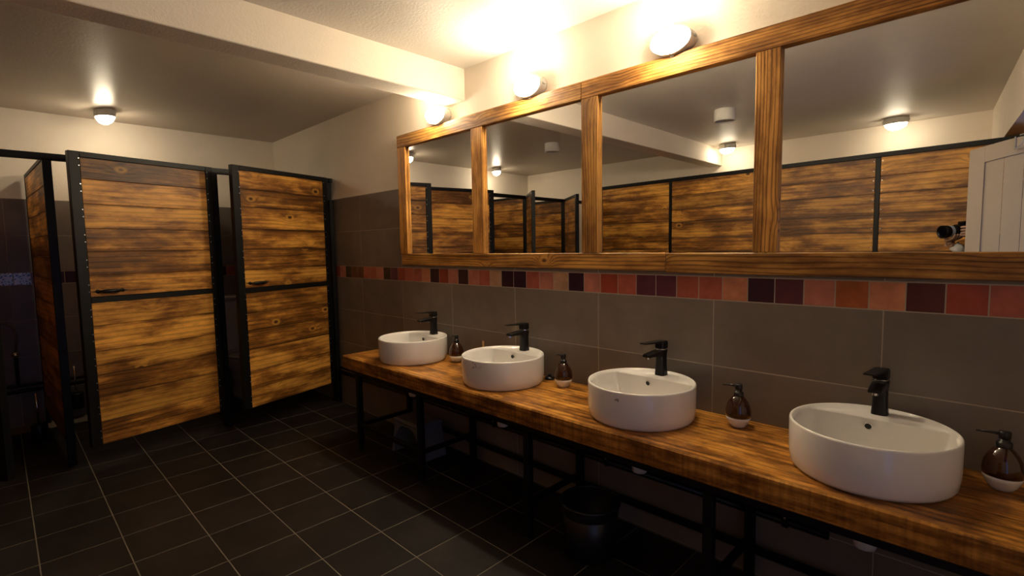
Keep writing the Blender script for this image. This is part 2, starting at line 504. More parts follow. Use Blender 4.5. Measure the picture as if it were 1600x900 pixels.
for x, lb in ((-2.79, 'lit oval caged wall lamp nearest the stalls above the mirror'),
              (-1.955, 'middle of the three lit oval caged lamps above the mirror'),
              (-1.105, 'lit oval caged wall lamp farthest from the stalls above the mirror')):
    make_lamp('wall_lamp', 'glow_wall', (x, 0.010, 2.292), (PI / 2, 0, 0), lb, 'wall lamps above the mirror')
for x, y, z, rz, lb in ((-5.33, -1.47, ZS, 0.4, 'lit caged ceiling lamp over the stalls, beside the far wall'),
                    (-5.47, -3.10, ZS, 0.3, 'lit caged ceiling lamp over the farther stalls, seen in second mirror pane'),
                    (-2.38, -3.80, ZC, 0.1, 'lit caged ceiling lamp reflected in the third mirror pane'),
                    (-0.82, -3.78, ZC, 0.1, 'lit caged ceiling lamp reflected in the fourth mirror pane')):
    make_lamp('ceiling_lamp', 'glow_stall' if x < -5 else 'glow_screen', (x, y, z), (PI, 0, rz), lb, 'ceiling lamps over the stalls')
for x, y, z, lb in ((-1.80, -2.28, ZC, 'round white ceiling vent stub reflected in the third mirror pane'),
                    (-3.78, -2.36, ZS, 'round white ceiling vent stub reflected in the second mirror pane')):
    r = empty('ceiling_vent', (x, y, z), 0, lb, 'vent', 'ceiling vents')
    lathe('sleeve', [(0.084, 0.0), (0.086, -0.008), (0.086, -0.095), (0.080, -0.100), (0.072, -0.098), (0.070, -0.05)], 'vent', r)
    lathe('valve_disc', [(0.055, -0.075), (0.058, -0.082), (0.020, -0.090)], 'lamp_metal', r)

# ------------------------------------------------------------------ countertop and its frame
CT, CB = 0.663, 0.572
bm = bmesh.new(); b_box(bm, -1.985, 1.985, -0.2515, 0.2515, -(CT - CB) / 2, (CT - CB) / 2, 0.006)
ct = put('countertop', mesh_from(bm, 'countertop', 'counter'), None, (-1.355, -0.2545, (CT + CB) / 2))
ct['label'] = 'thick torched wooden countertop running under the basins'; ct['category'] = 'countertop'
fr = empty('counter_frame', (-1.4, -0.25, 0), 0, 'black square-tube steel frame carrying the wooden countertop', 'frame')
def fbox(name, x0, x1, y0, y1, z0, z1):
    return box(name, x0 + 1.4, x1 + 1.4, y0 + .25, y1 + .25, z0, z1, 'steel', fr, 0.002)
LX = (-3.20, -2.475, -1.60, -0.725, 0.15)
for x in LX:
    fbox('leg', x - .0175, x + .0175, -.478, -.443, 0.012, 0.535)
    fbox('leg', x - .0175, x + .0175, -.070, -.035, 0.012, 0.535)
    fbox('cross_bar', x - .0175, x + .0175, -.4425, -.0705, 0.536, 0.571)
    fbox('side_stretcher', x - .0125, x + .0125, -.4425, -.0705, 0.170, 0.195)
for yy in (-.4605, -.0525):
    fbox('top_rail', LX[0] - .0175, LX[-1] + .0175, yy - .0175, yy + .0175, 0.536, 0.571)
for a, b in zip(LX[:-1], LX[1:]):
    fbox('back_rail', a + .018, b - .018, -.066, -.040, 0.125, 0.152)
fbox('front_rail', LX[0] + .018, LX[1] - .018, -.474, -.448, 0.172, 0.198)
bm = bmesh.new(); b_lathe(bm, [(0.014, 0.0), (0.016, 0.004), (0.010, 0.012)], 12); FOOT = mesh_from(bm, 'levelling_foot', 'black')
for x in LX:
    for y in (-.4605, -.0525): put('levelling_foot', FOOT, fr, (x + 1.4, y + .25, 0))

wp = empty('waste_pipe', (-2.4, -0.0175, 0.285), 0, 'pair of black water pipes running along the wall below the countertop', 'pipe')
tube('pipe', [(-1.965, 0, 0.0), (1.95, 0, 0.0)], 0.0165, 'black', wp, 14)
tube('thin_pipe', [(-1.965, 0.004, 0.042), (1.95, 0.004, 0.042)], 0.011, 'black', wp, 10)
for x in (-1.55, -0.70, 0.10, 0.95, 1.80):
    box('pipe_clip', x - .012, x + .012, -.0172, .0172, -.020, .058, 'black', wp, .003)
    tube('clip_screw', [(x, -0.0173, 0.02), (x, -0.0195, 0.02)], 0.005, 'screw', wp, 8)

# ------------------------------------------------------------------ basins
def basin_mesh():
    bm = bmesh.new(); seg = 72
    def loop(fn):
        return [bm.verts.new(Vector(fn(2 * PI * k / seg))) for k in range(seg)]
    def circ(r, z): return lambda a: (r * math.cos(a), r * math.sin(a), z)
    YC = 0.098
    def clip(r, z, s=1.0, yc=YC):
        def f(a):
            x, y = r * math.cos(a), r * math.sin(a)
            if y > yc:
                y = yc + (y - yc) * 0.06
            return (x * s, y * s, z)
        return f
    L = [loop(circ(0.205, 0.0)), loop(circ(0.216, 0.003)), loop(circ(0.223, 0.014)), loop(circ(0.2275, 0.05)), loop(circ(0.228, 0.148)),
         loop(circ(0.2265, 0.1535)), loop(circ(0.223, 0.1555)), loop(circ(0.219, 0.1535)), loop(circ(0.2165, 0.149)),
         loop(clip(0.2135, 0.1455)), loop(clip(0.2110, 0.140)), loop(clip(0.207, 0.100)), loop(clip(0.198, 0.055)),
         loop(clip(0.180, 0.034)), loop(clip(0.14, 0.026)), loop(circ(0.03, 0.021))]
    for a, b in zip(L[:-1], L[1:]):
        for k in range(seg):
            bm.faces.new((a[k], a[(k + 1) % seg], b[(k + 1) % seg], b[k]))
    bm.faces.new(L[-1]); bm.faces.new(list(reversed(L[0])))
    return mesh_from(bm, 'basin', 'ceramic', True)
BM = basin_mesh()
def ring_mesh(r, t, mat):
    bm = bmesh.new(); b_tube(bm, [(r * math.cos(q), r * math.sin(q), 0) for q in [2 * PI * k / 24 for k in range(24)]], t, 8, True)
    return mesh_from(bm, 'ring', mat, True)
RING = ring_mesh(0.0115, 0.0022, 'chrome')
bm = bmesh.new(); b_lathe(bm, [(0.0105, -0.002), (0.0105, 0.001)], 20); HOLE = mesh_from(bm, 'hole', 'black')
bm = bmesh.new(); b_lathe(bm, [(0.031, 0.0), (0.031, 0.004), (0.024, 0.008), (0.008, 0.010)], 24); PLUG = mesh_from(bm, 'plug', 'white_plastic', True)
def mark_mesh(kind):
    bm = bmesh.new()
    def spot(u, v, r, n=8, asp=1.0):
        a0 = math.radians(-80 if kind == 'floral' else -83.7)
        vs_ = []
        for k in range(n):
            du, dv = r * math.cos(2 * PI * k / n), r * asp * math.sin(2 * PI * k / n)
            ang = a0 + (u + du) / 0.2284
            vs_.append(bm.verts.new((0.2284 * math.cos(ang), 0.2284 * math.sin(ang), v + dv)))
        bm.faces.new(vs_)
    if kind == 'floral':
        for k in range(9):
            a = k * 0.7
            spot(-0.02 + 0.012 * math.cos(a * 1.9) , 0.130 + 0.014 * math.sin(a), 0.0016 + 0.0008 * (k % 3), 6, 2.0)
        for k in range(6): spot(0.004 + 0.004 * k, 0.118 + 0.004 * (k % 3), 0.0016, 6, 1.6)
    else:
        for u, v, r, s in ((-0.006, 0.122, 0.0045, 0.8), (-0.001, 0.125, 0.003, 1.6), (0.005, 0.122, 0.0035, 1.9)):
            spot(u, v, r, 10, s)
    return mesh_from(bm, 'maker_mark', 'mark')
BAS = [(-2.846, 'round white vessel basin nearest the stalls, at the counter end'),
       (-1.984, 'second round white vessel basin from the stalls, with a flower-like sticker'),
       (-1.126, 'third round white vessel basin from the stalls, with a small printed mark'),
       (-0.300, 'nearest and largest-looking round white vessel basin, at the right edge')]
def faucet_meshes():
    out = {}
    bm = bmesh.new()
    # body: rounded-square column with a slight waist
    prof = [(0.0245, 0.0), (0.0245, 0.004), (0.0232, 0.02), (0.0212, 0.055), (0.0215, 0.085), (0.0238, 0.112), (0.0238, 0.118)]
    rings = []
    for r, z in prof:
        ring = []
        for k in range(24):
            a = 2 * PI * k / 24; c, s = math.cos(a), math.sin(a)
            e = 0.55
            ring.append(bm.verts.new((r * math.copysign(abs(c) ** e, c), r * math.copysign(abs(s) ** e, s), z)))
        rings.append(ring)
    for a, b in zip(rings[:-1], rings[1:]):
        for k in range(24): bm.faces.new((a[k], a[(k + 1) % 24], b[(k + 1) % 24], b[k]))
    bm.faces.new(list(reversed(rings[0]))); bm.faces.new(rings[-1])
    out['body'] = mesh_from(bm, 'faucet_body', 'black', True)
    bm = bmesh.new()
    st = [(-0.018, 0.022, 0.088, 0.117), (-0.050, 0.021, 0.094, 0.116), (-0.090, 0.020, 0.097, 0.112), (-0.118, 0.018, 0.097, 0.109)]
    rings = [[bm.verts.new(p) for p in ((-w, y, z0), (w, y, z0), (w, y, z1 - .003), (w - .003, y, z1), (-w + .003, y, z1), (-w, y, z1 - .003))] for y, w, z0, z1 in st]
    for a, b in zip(rings[:-1], rings[1:]):
        for k in range(6): bm.faces.new((a[k], a[(k + 1) % 6], b[(k + 1) % 6], b[k]))
    bm.faces.new(rings[0]); bm.faces.new(rings[-1])
    out['spout'] = mesh_from(bm, 'spout', 'black')
    bm = bmesh.new(); b_lathe(bm, [(0.010, 0.088), (0.010, 0.098)], 16, Matrix.Translation((0, -0.105, 0)))
    out['aerator'] = mesh_from(bm, 'aerator', 'chrome')
    bm = bmesh.new(); b_lathe(bm, [(0.0215, 0.117), (0.0215, 0.122)], 24)
    out['collar'] = mesh_from(bm, 'collar', 'chrome', False)
    bm = bmesh.new(); b_box(bm, -.0225, .0225, -.0225, .0225, 0.122, 0.158, 0.005)
    out['handle'] = mesh_from(bm, 'handle', 'black')
    bm = bmesh.new()
    st = [(0.0, 0.0215, 0.148, 0.159), (-0.05, 0.019, 0.151, 0.158), (-0.122, 0.016, 0.154, 0.158)]
    rings = [[bm.verts.new(p) for p in ((-w, y, z0), (w, y, z0), (w, y, z1), (-w, y, z1))] for y, w, z0, z1 in st]
    for a, b in zip(rings[:-1], rings[1:]):
        for k in range(4): bm.faces.new((a[k], a[(k + 1) % 4], b[(k + 1) % 4], b[k]))
    bm.faces.new(rings[0]); bm.faces.new(rings[-1])
    out['lever'] = mesh_from(bm, 'lever', 'black')
    return out
FM = faucet_meshes()
FL = ['matte black tap on the basin nearest the stalls', 'matte black tap on the second basin from the stalls',
      'matte black tap on the third basin from the stalls', 'matte black tap on the nearest basin, pointing at the viewer']
for i, (bx, lb) in enumerate(BAS):
    b = empty('vessel_basin', (bx, -0.243, CT), 0, lb, 'basin', 'white basins on the countertop')
    put('bowl', BM, b)
    hl = put('overflow_hole', HOLE, b, (-0.02, 0.0955, 0.118), (PI / 2 + 0.12, 0, 0))
    if i >= 2: put('overflow_ring', RING, hl, (0, 0, 0.001))
    put('drain_plug', PLUG, b, (0, 0, 0.022))
    if i == 1: put('sticker', mark_mesh('floral'), b, label='small grey flower-like sticker')
    if i == 2: put('maker_mark', mark_mesh('mark'), b, label='small grey printed mark')
    t = empty('basin_faucet', (bx + (0.006 if i < 3 else 0), -0.075 - 0.0, CT + 0.1480), math.radians((-5, -5, -5, 0)[i]), FL[i], 'faucet', 'black basin taps')
    put('body', FM['body'], t); sp = put('spout', FM['spout'], t); put('aerator', FM['aerator'], sp)
    put('collar', FM['collar'], t); hd = put('handle', FM['handle'], t); put('lever', FM['lever'], hd, (0, 0, 0), (0, 0, math.radians((-7, -7, -8, -8)[i])))
    # white trap below the counter
    d = empty('drain_trap', (bx, -0.25, 0.40), 0, ['white plastic drain trap under the basin nearest the stalls', 'white plastic drain trap under the second basin from the stalls',
              'white plastic drain trap under the third basin from the stalls', 'white plastic drain trap under the nearest basin'][i], 'drain trap', 'drain traps')
    lathe('cup', [(0.012, 0.004), (0.030, 0.010), (0.034, 0.022), (0.034, 0.085), (0.020, 0.095)], 'white_plastic', d, seg=20)
    tube('tailpiece', [(0, 0, 0.094), (0, 0, CB - 0.401)], 0.016, 'white_plastic', d)
    tube('outlet', [(0.03, 0, 0.07), (0.09, 0.03, 0.07), (0.10, 0.246, 0.07)], 0.014, 'white_plastic', d)

# ------------------------------------------------------------------ soap dispensers
def revolve(prof, mat, seg=32):
    bm = bmesh.new(); b_lathe(bm, prof, seg); return mesh_from(bm, 'lathe', mat, True)
S_base = revolve([(0.022, 0.0), (0.027, 0.002), (0.036, 0.014), (0.0435, 0.030), (0.0470, 0.043)], 'ceramic')
S_glass = revolve([(0.0470, 0.0432), (0.0482, 0.055), (0.0475, 0.070), (0.0435, 0.088), (0.036, 0.105), (0.026, 0.119), (0.019, 0.126), (0.017, 0.128)], 'amber')
S_collar = revolve([(0.0185, 0.126), (0.0190, 0.129), (0.0190, 0.141), (0.0165, 0.144), (0.0125, 0.146), (0.0125, 0.152)], 'pump')
S_head = revolve([(0.0060, 0.150), (0.0135, 0.154), (0.0145, 0.157), (0.0145, 0.173), (0.0130, 0.1755), (0.004, 0.176)], 'pump')
bm = bmesh.new(); b_tube(bm, [(-0.008, 0, 0.166), (-0.035, 0, 0.1655), (-0.064, 0, 0.163)], [0.0050, 0.0040, 0.0030], 10); S_noz = mesh_from(bm, 'nozzle', 'pump', True)
for (x, y, lb) in ((-2.560, -0.104, 'amber and white soap dispenser between the first two basins from the stalls'),
                   (-1.662, -0.112, 'amber and white soap dispenser between the second and third basins'),
                   (-0.762, -0.106, 'amber and white soap dispenser between the third basin and the nearest basin'),
                   (0.010, -0.122, 'dark amber soap dispenser cut by the right edge of the picture')):
    s = empty('soap_dispenser', (x, y, CT), random.uniform(-.1, .1), lb, 'soap dispenser', 'soap dispensers')
    put('white_base', S_base, s); put('glass_body', S_glass, s); put('collar', S_collar, s)
    h = put('pump_head', S_head, s); put('nozzle', S_noz, h)

# small things on the counter
rd = empty('reed_diffuser', (-2.345, -0.062, CT), 0, 'two thin wooden reed sticks standing behind the second basin', 'reed diffuser')
lathe('jar', [(0.018, 0.0), (0.020, 0.003), (0.020, 0.05), (0.010, 0.062), (0.010, 0.070)], 'jar', rd, seg=20)
tube('reed', [(-0.002, 0, 0.03), (-0.010, 0.004, 0.155)], 0.0016, 'stick', rd, 6)
tube('reed', [(0.002, 0, 0.03), (0.010, -0.004, 0.156)], 0.0016, 'stick', rd, 6)
for x, y, lb in ((-1.815, -0.045, 'small black plug lying between the second basin and the dispenser'),
                 (-3.165, -0.250, 'small black plug lying beside the basin nearest the stalls')):
    g = empty('sink_plug', (x, y, CT), 0, lb, 'plug', 'black plugs on the counter')
    lathe('disc', [(0.026, 0.0), (0.030, 0.004), (0.027, 0.012), (0.012, 0.018)], 'black_gloss', g, seg=24)
    lathe('stub', [(0.010, 0.016), (0.011, 0.026), (0.006, 0.030)], 'black_gloss', g, seg=16)

# ------------------------------------------------------------------ stool and bin below the counter
st = empty('step_stool', (-2.86, -0.215, 0), 0.0, 'grey plastic step stool below the counter', 'stool')
bm = bmesh.new(); b_box(bm, -.15, .15, -.10, .10, 0.215, 0.245, 0.010); put('top', mesh_from(bm, 'top', 'grey_plastic'), st)
for sx_ in (-1, 1):
    bm = bmesh.new()
    vs0 = [(sx_ * .125, -.085), (sx_ * .145, -.095)]
    b_box(bm, -.012, .012, -.095, .095, 0.0, 0.216, 0.004)
    for v in bm.verts:
        k = 1 - v.co.z / 0.216
        v.co.x += sx_ * (0.130 + 0.028 * k); v.co.y *= (1 + 0.15 * k)
    put('side_panel', mesh_from(bm, 'side_panel', 'grey_plastic'), st)
for sy_ in (-1, 1):
    bm = bmesh.new(); n_ = 10
    outer = [(-.128, .214), (.128, .214)]
    top = [(-.13 + .26 * k / n_, 0.2145) for k in range(n_ + 1)]
    arch = [(-.13 + .26 * k / n_, 0.205 - 0.085 * abs(2 * k / n_ - 1) ** 3) for k in range(n_ + 1)]
    va = [[bm.verts.new((x, sy_ * (0.090 + dy), z)) for x, z in line] for dy in (0, .006) for line in (top, arch)]
    for k in range(n_):
        bm.faces.new((va[0][k], va[0][k + 1], va[1][k + 1], va[1][k])); bm.faces.new((va[2][k], va[2][k + 1], va[3][k + 1], va[3][k]))
        bm.faces.new((va[0][k], va[0][k + 1], va[2][k + 1], va[2][k])); bm.faces.new((va[1][k], va[1][k + 1], va[3][k + 1], va[3][k]))
    put('apron', mesh_from(bm, 'apron', 'grey_plastic'), st)
bn = empty('waste_bin', (-1.325, -0.345, 0), 0, 'round black waste bin standing below the counter', 'bin')
lathe('body', [(0.105, 0.0), (0.110, 0.004), (0.132, 0.245), (0.128, 0.245), (0.108, 0.012)], 'bin_black', bn, seg=40)
tube('rim', [(0.133 * math.cos(q), 0.133 * math.sin(q), 0.245) for q in [2 * PI * k / 40 for k in range(40)]], 0.006, 'bin_black', bn, 8, True)
bm = bmesh.new(); b_lathe(bm, [(0.127, 0.0), (0.131, 0.012), (0.1335, 0.045)], 40, close_top=False, close_bot=False)
put('bin_liner', mesh_from(bm, 'bin_liner', 'bin_black', True), bn, (0, 0, 0.195))

# ------------------------------------------------------------------ toilet stalls along the far wall
XS = -4.44; RZ = 2.05
posts = [-0.026, -0.950, -1.905, -2.60, -3.37, -4.05]
sf = empty('stall_framework', (XS, -2.0, 0), 0, 'black steel posts and top rail of the far toilet stalls', 'frame')
def sbox(name, x0, x1, y0, y1, z0, z1, parent=sf, bev=.002):
    return box(name, x0 - XS, x1 - XS, y0 + 2.0, y1 + 2.0, z0, z1, 'steel', parent, bev)
sbox('top_rail', XS - .0225, XS + .0225, YL + .002, -0.002, RZ - .042, RZ)
sbox('rail_bracket', XS - .012, XS + .045, -0.030, -0.001, RZ - .040, RZ - .004)
for y in posts:
    sbox('post', XS - .0225, XS + .0225, y - .0225, y + .0225, 0.0, RZ - .0425)
    if y < -.1 and y > -4.0:
        pass
sbox('wall_post', XS + .027, XS + .062, -0.045, -0.010, 0.0, 1.85)

def boards_up(parent, x0, x1, z0, z1, n, yface, thick, mat='board', seed=0):
    """n horizontal boards filling a panel; local x along the boards"""
    rn = random.Random(seed)
    hs_ = [1 + rn.uniform(-.14, .14) for _ in range(n)]
    s = sum(hs_); z = z0
    for h in hs_:
        hh = (z1 - z0) * h / s
        bm = bmesh.new()
        dz = rn.uniform(-.0008, .0008)
        b_box(bm, -(x1 - x0) / 2, (x1 - x0) / 2, -thick / 2, thick / 2, -hh / 2 + .0011, hh / 2 - .0011, 0.0022)
        put('board', mesh_from(bm, 'board', mat), parent, ((x0 + x1) / 2, yface + dz, z + hh / 2))
        z += hh

def make_door(hx, hy, ang, w, z0, z1, label, handle=True, seed=0):
    """local x from hinge to free edge, local +y faces the room"""
    d = empty('stall_door', (hx, hy, 0), ang, label, 'door', 'stall doors of torched boards')
    s, tr, mr, th = 0.058, 0.034, 0.036, 0.040
    box('free_stile', w - s, w, -th / 2, th / 2, z0, z1, 'steel', d, .002)
    box('hinge_stile', 0.0, 0.048, -th / 2, th / 2, z0, z1, 'steel', d, .002)
    box('door_top_rail', 0.0485, w - s - .0005, -th / 2, th / 2, z1 - tr, z1, 'steel', d, .002)
    zm = 1.105
    box('door_mid_rail', 0.0485, w - s - .0005, -th / 2 + .006, th / 2 - .002, zm - mr / 2, zm + mr / 2, 'steel', d, .002)
    boards_up(d, 0.049, w - s - .001, zm + mr / 2 + .0005, z1 - tr - .0005, 6, .002, .026, seed=seed)
    boards_up(d, 0.049, w - s - .001, z0, zm - mr / 2 - .0005, 6, .002, .026, seed=seed + 50)
    if handle:
        bm = bmesh.new()
        X0 = w - s - .108; Z0 = zm + .055; Y0 = .0125
        for dx in (-.068, .068):
            b_lathe(bm, [(0.013, 0.0), (0.013, 0.003), (0.004, 0.005)], 12, Matrix.Translation((X0 + dx, Y0, Z0)) @ Matrix.Rotation(-PI / 2, 4, 'X'))
        b_tube(bm, [(X0 - .068, Y0 + .003, Z0), (X0 - .055, Y0 + .020, Z0), (X0 - .034, Y0 + .026, Z0), (X0 + .034, Y0 + .026, Z0), (X0 + .055, Y0 + .020, Z0), (X0 + .068, Y0 + .003, Z0)], [.005, .006, 0.012, 0.012, .006, .005], 10)
        b_tube(bm, [(X0 - .066, Y0 + .003, Z0), (X0 - .100, Y0 + .002, Z0)], [.006, .001], 8)
        b_tube(bm, [(X0 + .066, Y0 + .003, Z0), (X0 + .100, Y0 + .002, Z0)], [.006, .001], 8)
        put('pull_handle', mesh_from(bm, 'pull_handle', 'black', True), d)
    bm = bmesh.new()
    k = 0; z = z0 + .05
    while z < z1 - .03:
        for xx in (w - s + .006, 0.041):
            b_lathe(bm, [(0.0035, 0.0), (0.0035, 0.0012)], 8, Matrix.Translation((xx, th / 2, z)) @ Matrix.Rotation(-PI / 2, 4, 'X'))
        z += 0.045 if k % 2 == 0 else 0.115
        k += 1
    put('screws', mesh_from(bm, 'screws', 'screw'), d, kind='stuff')
    bm = bmesh.new()
    for zz in (z0 + .25, z1 - .25):
        b_tube(bm, [(-0.006, 0.0, zz - .05), (-0.006, 0.0, zz + .05)], 0.008, 10)
    put('hinge', mesh_from(bm, 'hinge', 'steel', True), d)
    return d
def door_pts(h, f):
    dx, dy = f[0] - h[0], f[1] - h[1]
    return math.atan2(dy, dx), math.hypot(dx, dy)
# hinge, free edge (triangulated from the photo and its mirror image), bottom
DOORS = [((-4.405, -0.975), (-4.21, -1.823), 0.150, 'torched board stall door standing ajar, second from the tiled wall', True),
         ((-4.405, -0.060), (-4.15, -0.915), 0.190, 'torched board stall door standing ajar beside the tiled wall', True),
         ((-4.405, -2.600), (-3.93, -2.195), 0.150, 'wide-open torched stall door, its edge just showing at the left', False),
         ((-4.405, -3.370), (-3.86, -2.930), 0.150, 'wide-open torched stall door seen only in the second mirror pane', False)]
for k, (h, f, zb, lb, hd) in enumerate(DOORS):
    a, w = door_pts(h, f)
    make_door(h[0], h[1], a, w, zb, RZ - .002, lb, hd, 10 * k + 3)

def make_partition(y0, y1, label, seed):
    x0, x1 = XS - .026, XB + .03
    L = math.hypot(x1 - x0, y1 - y0)
    p = empty('stall_partition', (x0, y0, 0), math.atan2(y1 - y0, x1 - x0), label, 'partition', 'partitions between the stalls')
    box('partition_top_rail', 0, L, -.015, .015, RZ - .030, RZ - .002, 'steel', p, .002)
    box('partition_stile', L - .03, L, -.015, .015, 0.0, RZ - .0305, 'steel', p, .002)
    box('partition_foot', 0.02, .05, -.015, .015, 0.0, .12, 'steel', p, .002)
    boards_up(p, 0.001, L - .031, .125, RZ - .031, 12, 0, .024, seed=seed)
make_partition(-0.950, -0.965, 'boarded partition behind the stall doors, nearest the tiled wall', 101)
make_partition(-1.905, -1.955, 'dark boarded partition seen edge-on left of the ajar stall door', 102)
make_partition(-2.600, -2.600, 'boarded partition left of the first wide-open door in the second mirror pane', 103)
make_partition(-3.370, -3.370, 'boarded partition right of the first wide-open door in the second mirror pane', 104)

# toilet glimpsed between the two ajar doors
to = empty('toilet', (-5.72, -0.52, 0), 0, 'white toilet glimpsed between the two ajar stall doors', 'toilet')
def oval_loft(bm, secs, seg=28, cap0=True, cap1=True):
    rings = []
    for cx, rx, ry, z in secs:
        rings.append([bm.verts.new((cx + rx * math.cos(2 * PI * k / seg), ry * math.sin(2 * PI * k / seg), z)) for k in range(seg)])
    for a, b in zip(rings[:-1], rings[1:]):
        for k in range(seg): bm.faces.new((a[k], a[(k + 1) % seg], b[(k + 1) % seg], b[k]))
    if cap0: bm.faces.new(list(reversed(rings[0])))
    if cap1: bm.faces.new(rings[-1])
bm = bmesh.new()
oval_loft(bm, [(.40, .27, .12, 0), (.40, .265, .115, .03), (.41, .23, .105, .12), (.43, .24, .14, .26), (.44, .265, .18, .36), (.44, .27, .185, .40),
               (.44, .25, .165, .405), (.45, .21, .13, .36), (.44, .12, .08, .26), (.44, .05, .05, .22)])
put('bowl', mesh_from(bm, 'bowl', 'ceramic', True), to)
bm = bmesh.new(); b_box(bm, .01, .185, -.19, .19, .40, .93, .025); put('cistern', mesh_from(bm, 'cistern', 'ceramic'), to)
bm = bmesh.new(); b_box(bm, 0.005, .195, -.20, .20, .931, .965, .010); put('cistern_lid', mesh_from(bm, 'cistern_lid', 'ceramic'), to)
bm = bmesh.new()
pts = [(.44 + .255 * math.cos(q), .172 * math.sin(q), .415) for q in [2 * PI * k / 32 for k in range(32)]]
b_tube(bm, pts, .022, 8, True)
for v in bm.verts: v.co.z = .415 + (v.co.z - .415) * .45
put('seat', mesh_from(bm, 'seat', 'ceramic', True), to)
bm = bmesh.new()
vs1 = []
for dx in (0, .018):
    vs1.append([bm.verts.new((.205 + dx, .178 * math.cos(PI * k / 16), .60 + .19 * math.sin(PI * k / 16))) for k in range(17)] +
               [bm.verts.new((.205 + dx, -.150, .43)), bm.verts.new((.205 + dx, .150, .43))])
bm.faces.new(vs1[0]); bm.faces.new(vs1[1])
for k in range(19): bm.faces.new((vs1[0][k], vs1[0][(k + 1) % 19], vs1[1][(k + 1) % 19], vs1[1][k]))
put('raised_lid', mesh_from(bm, 'raised_lid', 'ceramic'), to)

# fittings in the open stall at the left
gp = empty('wall_pipe', (XB + .05, -2.2, 0.30), 0, 'pair of black pipes running low along the far wall', 'pipe')
tube('pipe', [(0, -0.35, 0.0), (0, 0.62, 0.0)], 0.014, 'black', gp)
tube('pipe', [(0, -0.35, 0.045), (0, 0.62, 0.045)], 0.012, 'black', gp)
fv = empty('flush_valve', (XB + .05, -2.115, 0.362), 0, 'chrome shut-off valve with a black riser and thin hose', 'valve')
tube('riser', [(0, 0, 0.0), (0, 0, 0.22)], 0.012, 'black', fv)
lathe('chrome_knob', [(0.008, 0.215), (0.022, 0.225), (0.026, 0.24), (0.022, 0.255), (0.008, 0.265)], 'chrome', fv, seg=20)
tube('hose', [(0, 0, 0.262), (0.02, 0.012, 0.33), (0.01, 0.02, 0.40), (0.0, 0.0, 0.46), (0.0, -0.05, 0.50), (0, -0.12, 0.51)], 0.007, 'grey_plastic', fv, 8)
def make_brush(name, loc, label, wall):
    b = empty(name, loc, 0, label, 'toilet brush', 'toilet brushes')
    lathe('holder', [(0.045, 0.0), (0.048, 0.004), (0.050, 0.13), (0.046, 0.135), (0.012, 0.138)], 'black', b, seg=24)
    tube('handle', [(0, 0, 0.137), (0, -0.004, 0.37)], 0.008, 'chrome', b, 8)
    if wall: box('bracket', -.045 - .005, -.02, -.02, .02, .06, .10, 'black', b, .002)
make_brush('toilet_brush', (-5.17, -2.03, 0.0), 'black toilet brush on the floor of the open left stall', False)
make_brush('toilet_brush', (-5.685, -1.765, 0.08), 'black toilet brush hung on the wall beside the ajar door', True)

# ------------------------------------------------------------------ boarded stall row behind the viewer (seen in the mirror)
P0, P1 = Vector((-3.735, -3.26, 0)), Vector((0.55, -2.99, 0))
dirp = (P1 - P0).normalized(); angp = math.atan2(dirp.y, dirp.x); LP = (P1 - P0).length
OZ = 2.14
op = empty('stall_screen', P0, angp, 'long torched board stall front reflected in the right mirror panes', 'partition')
box('top_rail', 0, LP, -.0225, .0225, OZ - .038, OZ, 'steel', op, .002)
bays = [0.0, 0.985, 1.935, 2.915, 3.75, LP]
for k, u in enumerate(bays):
    u0 = min(max(u - .0175, 0), LP - .035)
    box('post', u0, u0 + .035, -.0225, .0225, 0.0, OZ - .0385, 'steel', op, .002)
for k in range(len(bays) - 1):
    a = min(max(bays[k] - .0175, 0), LP - .035) + .036; b = min(max(bays[k + 1] - .0175, 0), LP - .035) - .001
    boards_up(op, a, b, 0.08, OZ - .039, 13, 0.006, .026, seed=300 + k)
bm = bmesh.new()
for k, u in enumerate(bays):
    z = .15
    while z < OZ - .05:
        for du in (-.030, .030):
            if 0.02 < u + du < LP - .02:
                b_lathe(bm, [(0.004, 0.0), (0.004, 0.0015)], 8, Matrix.Translation((u + du, .020, z)) @ Matrix.Rotation(-PI / 2, 4, 'X'))
        z += .08 if round(z * 100) % 2 else .09
put('screws', mesh_from(bm, 'screws', 'screw'), op, kind='stuff')

# ------------------------------------------------------------------ arched white door standing open beside the viewer
dr = empty('door_1', (-0.231, -2.50, 0), 0.0); dr['kind'] = 'structure'
DW = 0.90; DT = 0.042
def arch(x): return 2.000 + 0.075 * math.sin(PI * x / DW)
def arch_strip(name, x0, x1, zlo, zhi, y0, y1, n=12, parent=None):
    bm = bmesh.new(); cols = []
    for k in range(n + 1):
        x = x0 + (x1 - x0) * k / n
        cols.append([bm.verts.new((x, y, z)) for y in (y0, y1) for z in (zlo(x), zhi(x))])
    for a, b in zip(cols[:-1], cols[1:]):
        bm.faces.new((a[0], b[0], b[1], a[1])); bm.faces.new((a[2], b[2], b[3], a[3]))
        bm.faces.new((a[0], b[0], b[2], a[2])); bm.faces.new((a[1], b[1], b[3], a[3]))
    for c in (cols[0], cols[-1]): bm.faces.new((c[0], c[1], c[3], c[2]))
    return put(name, mesh_from(bm, name, 'white_paint'), parent)
arch_strip('door_stile', 0.0, 0.075, lambda x: 0.01, arch, -DT / 2, DT / 2, 4, dr)
arch_strip('door_stile', DW - .075, DW, lambda x: 0.01, arch, -DT / 2, DT / 2, 4, dr)
arch_strip('door_rail', 0.0755, DW - .0755, lambda x: arch(x) - .105, arch, -DT / 2, DT / 2, 14, dr)
arch_strip('door_rail', 0.0755, DW - .0755, lambda x: 0.01, lambda x: 0.16, -DT / 2, DT / 2, 2, dr)
nx = 8; wx = (DW - .151) / nx
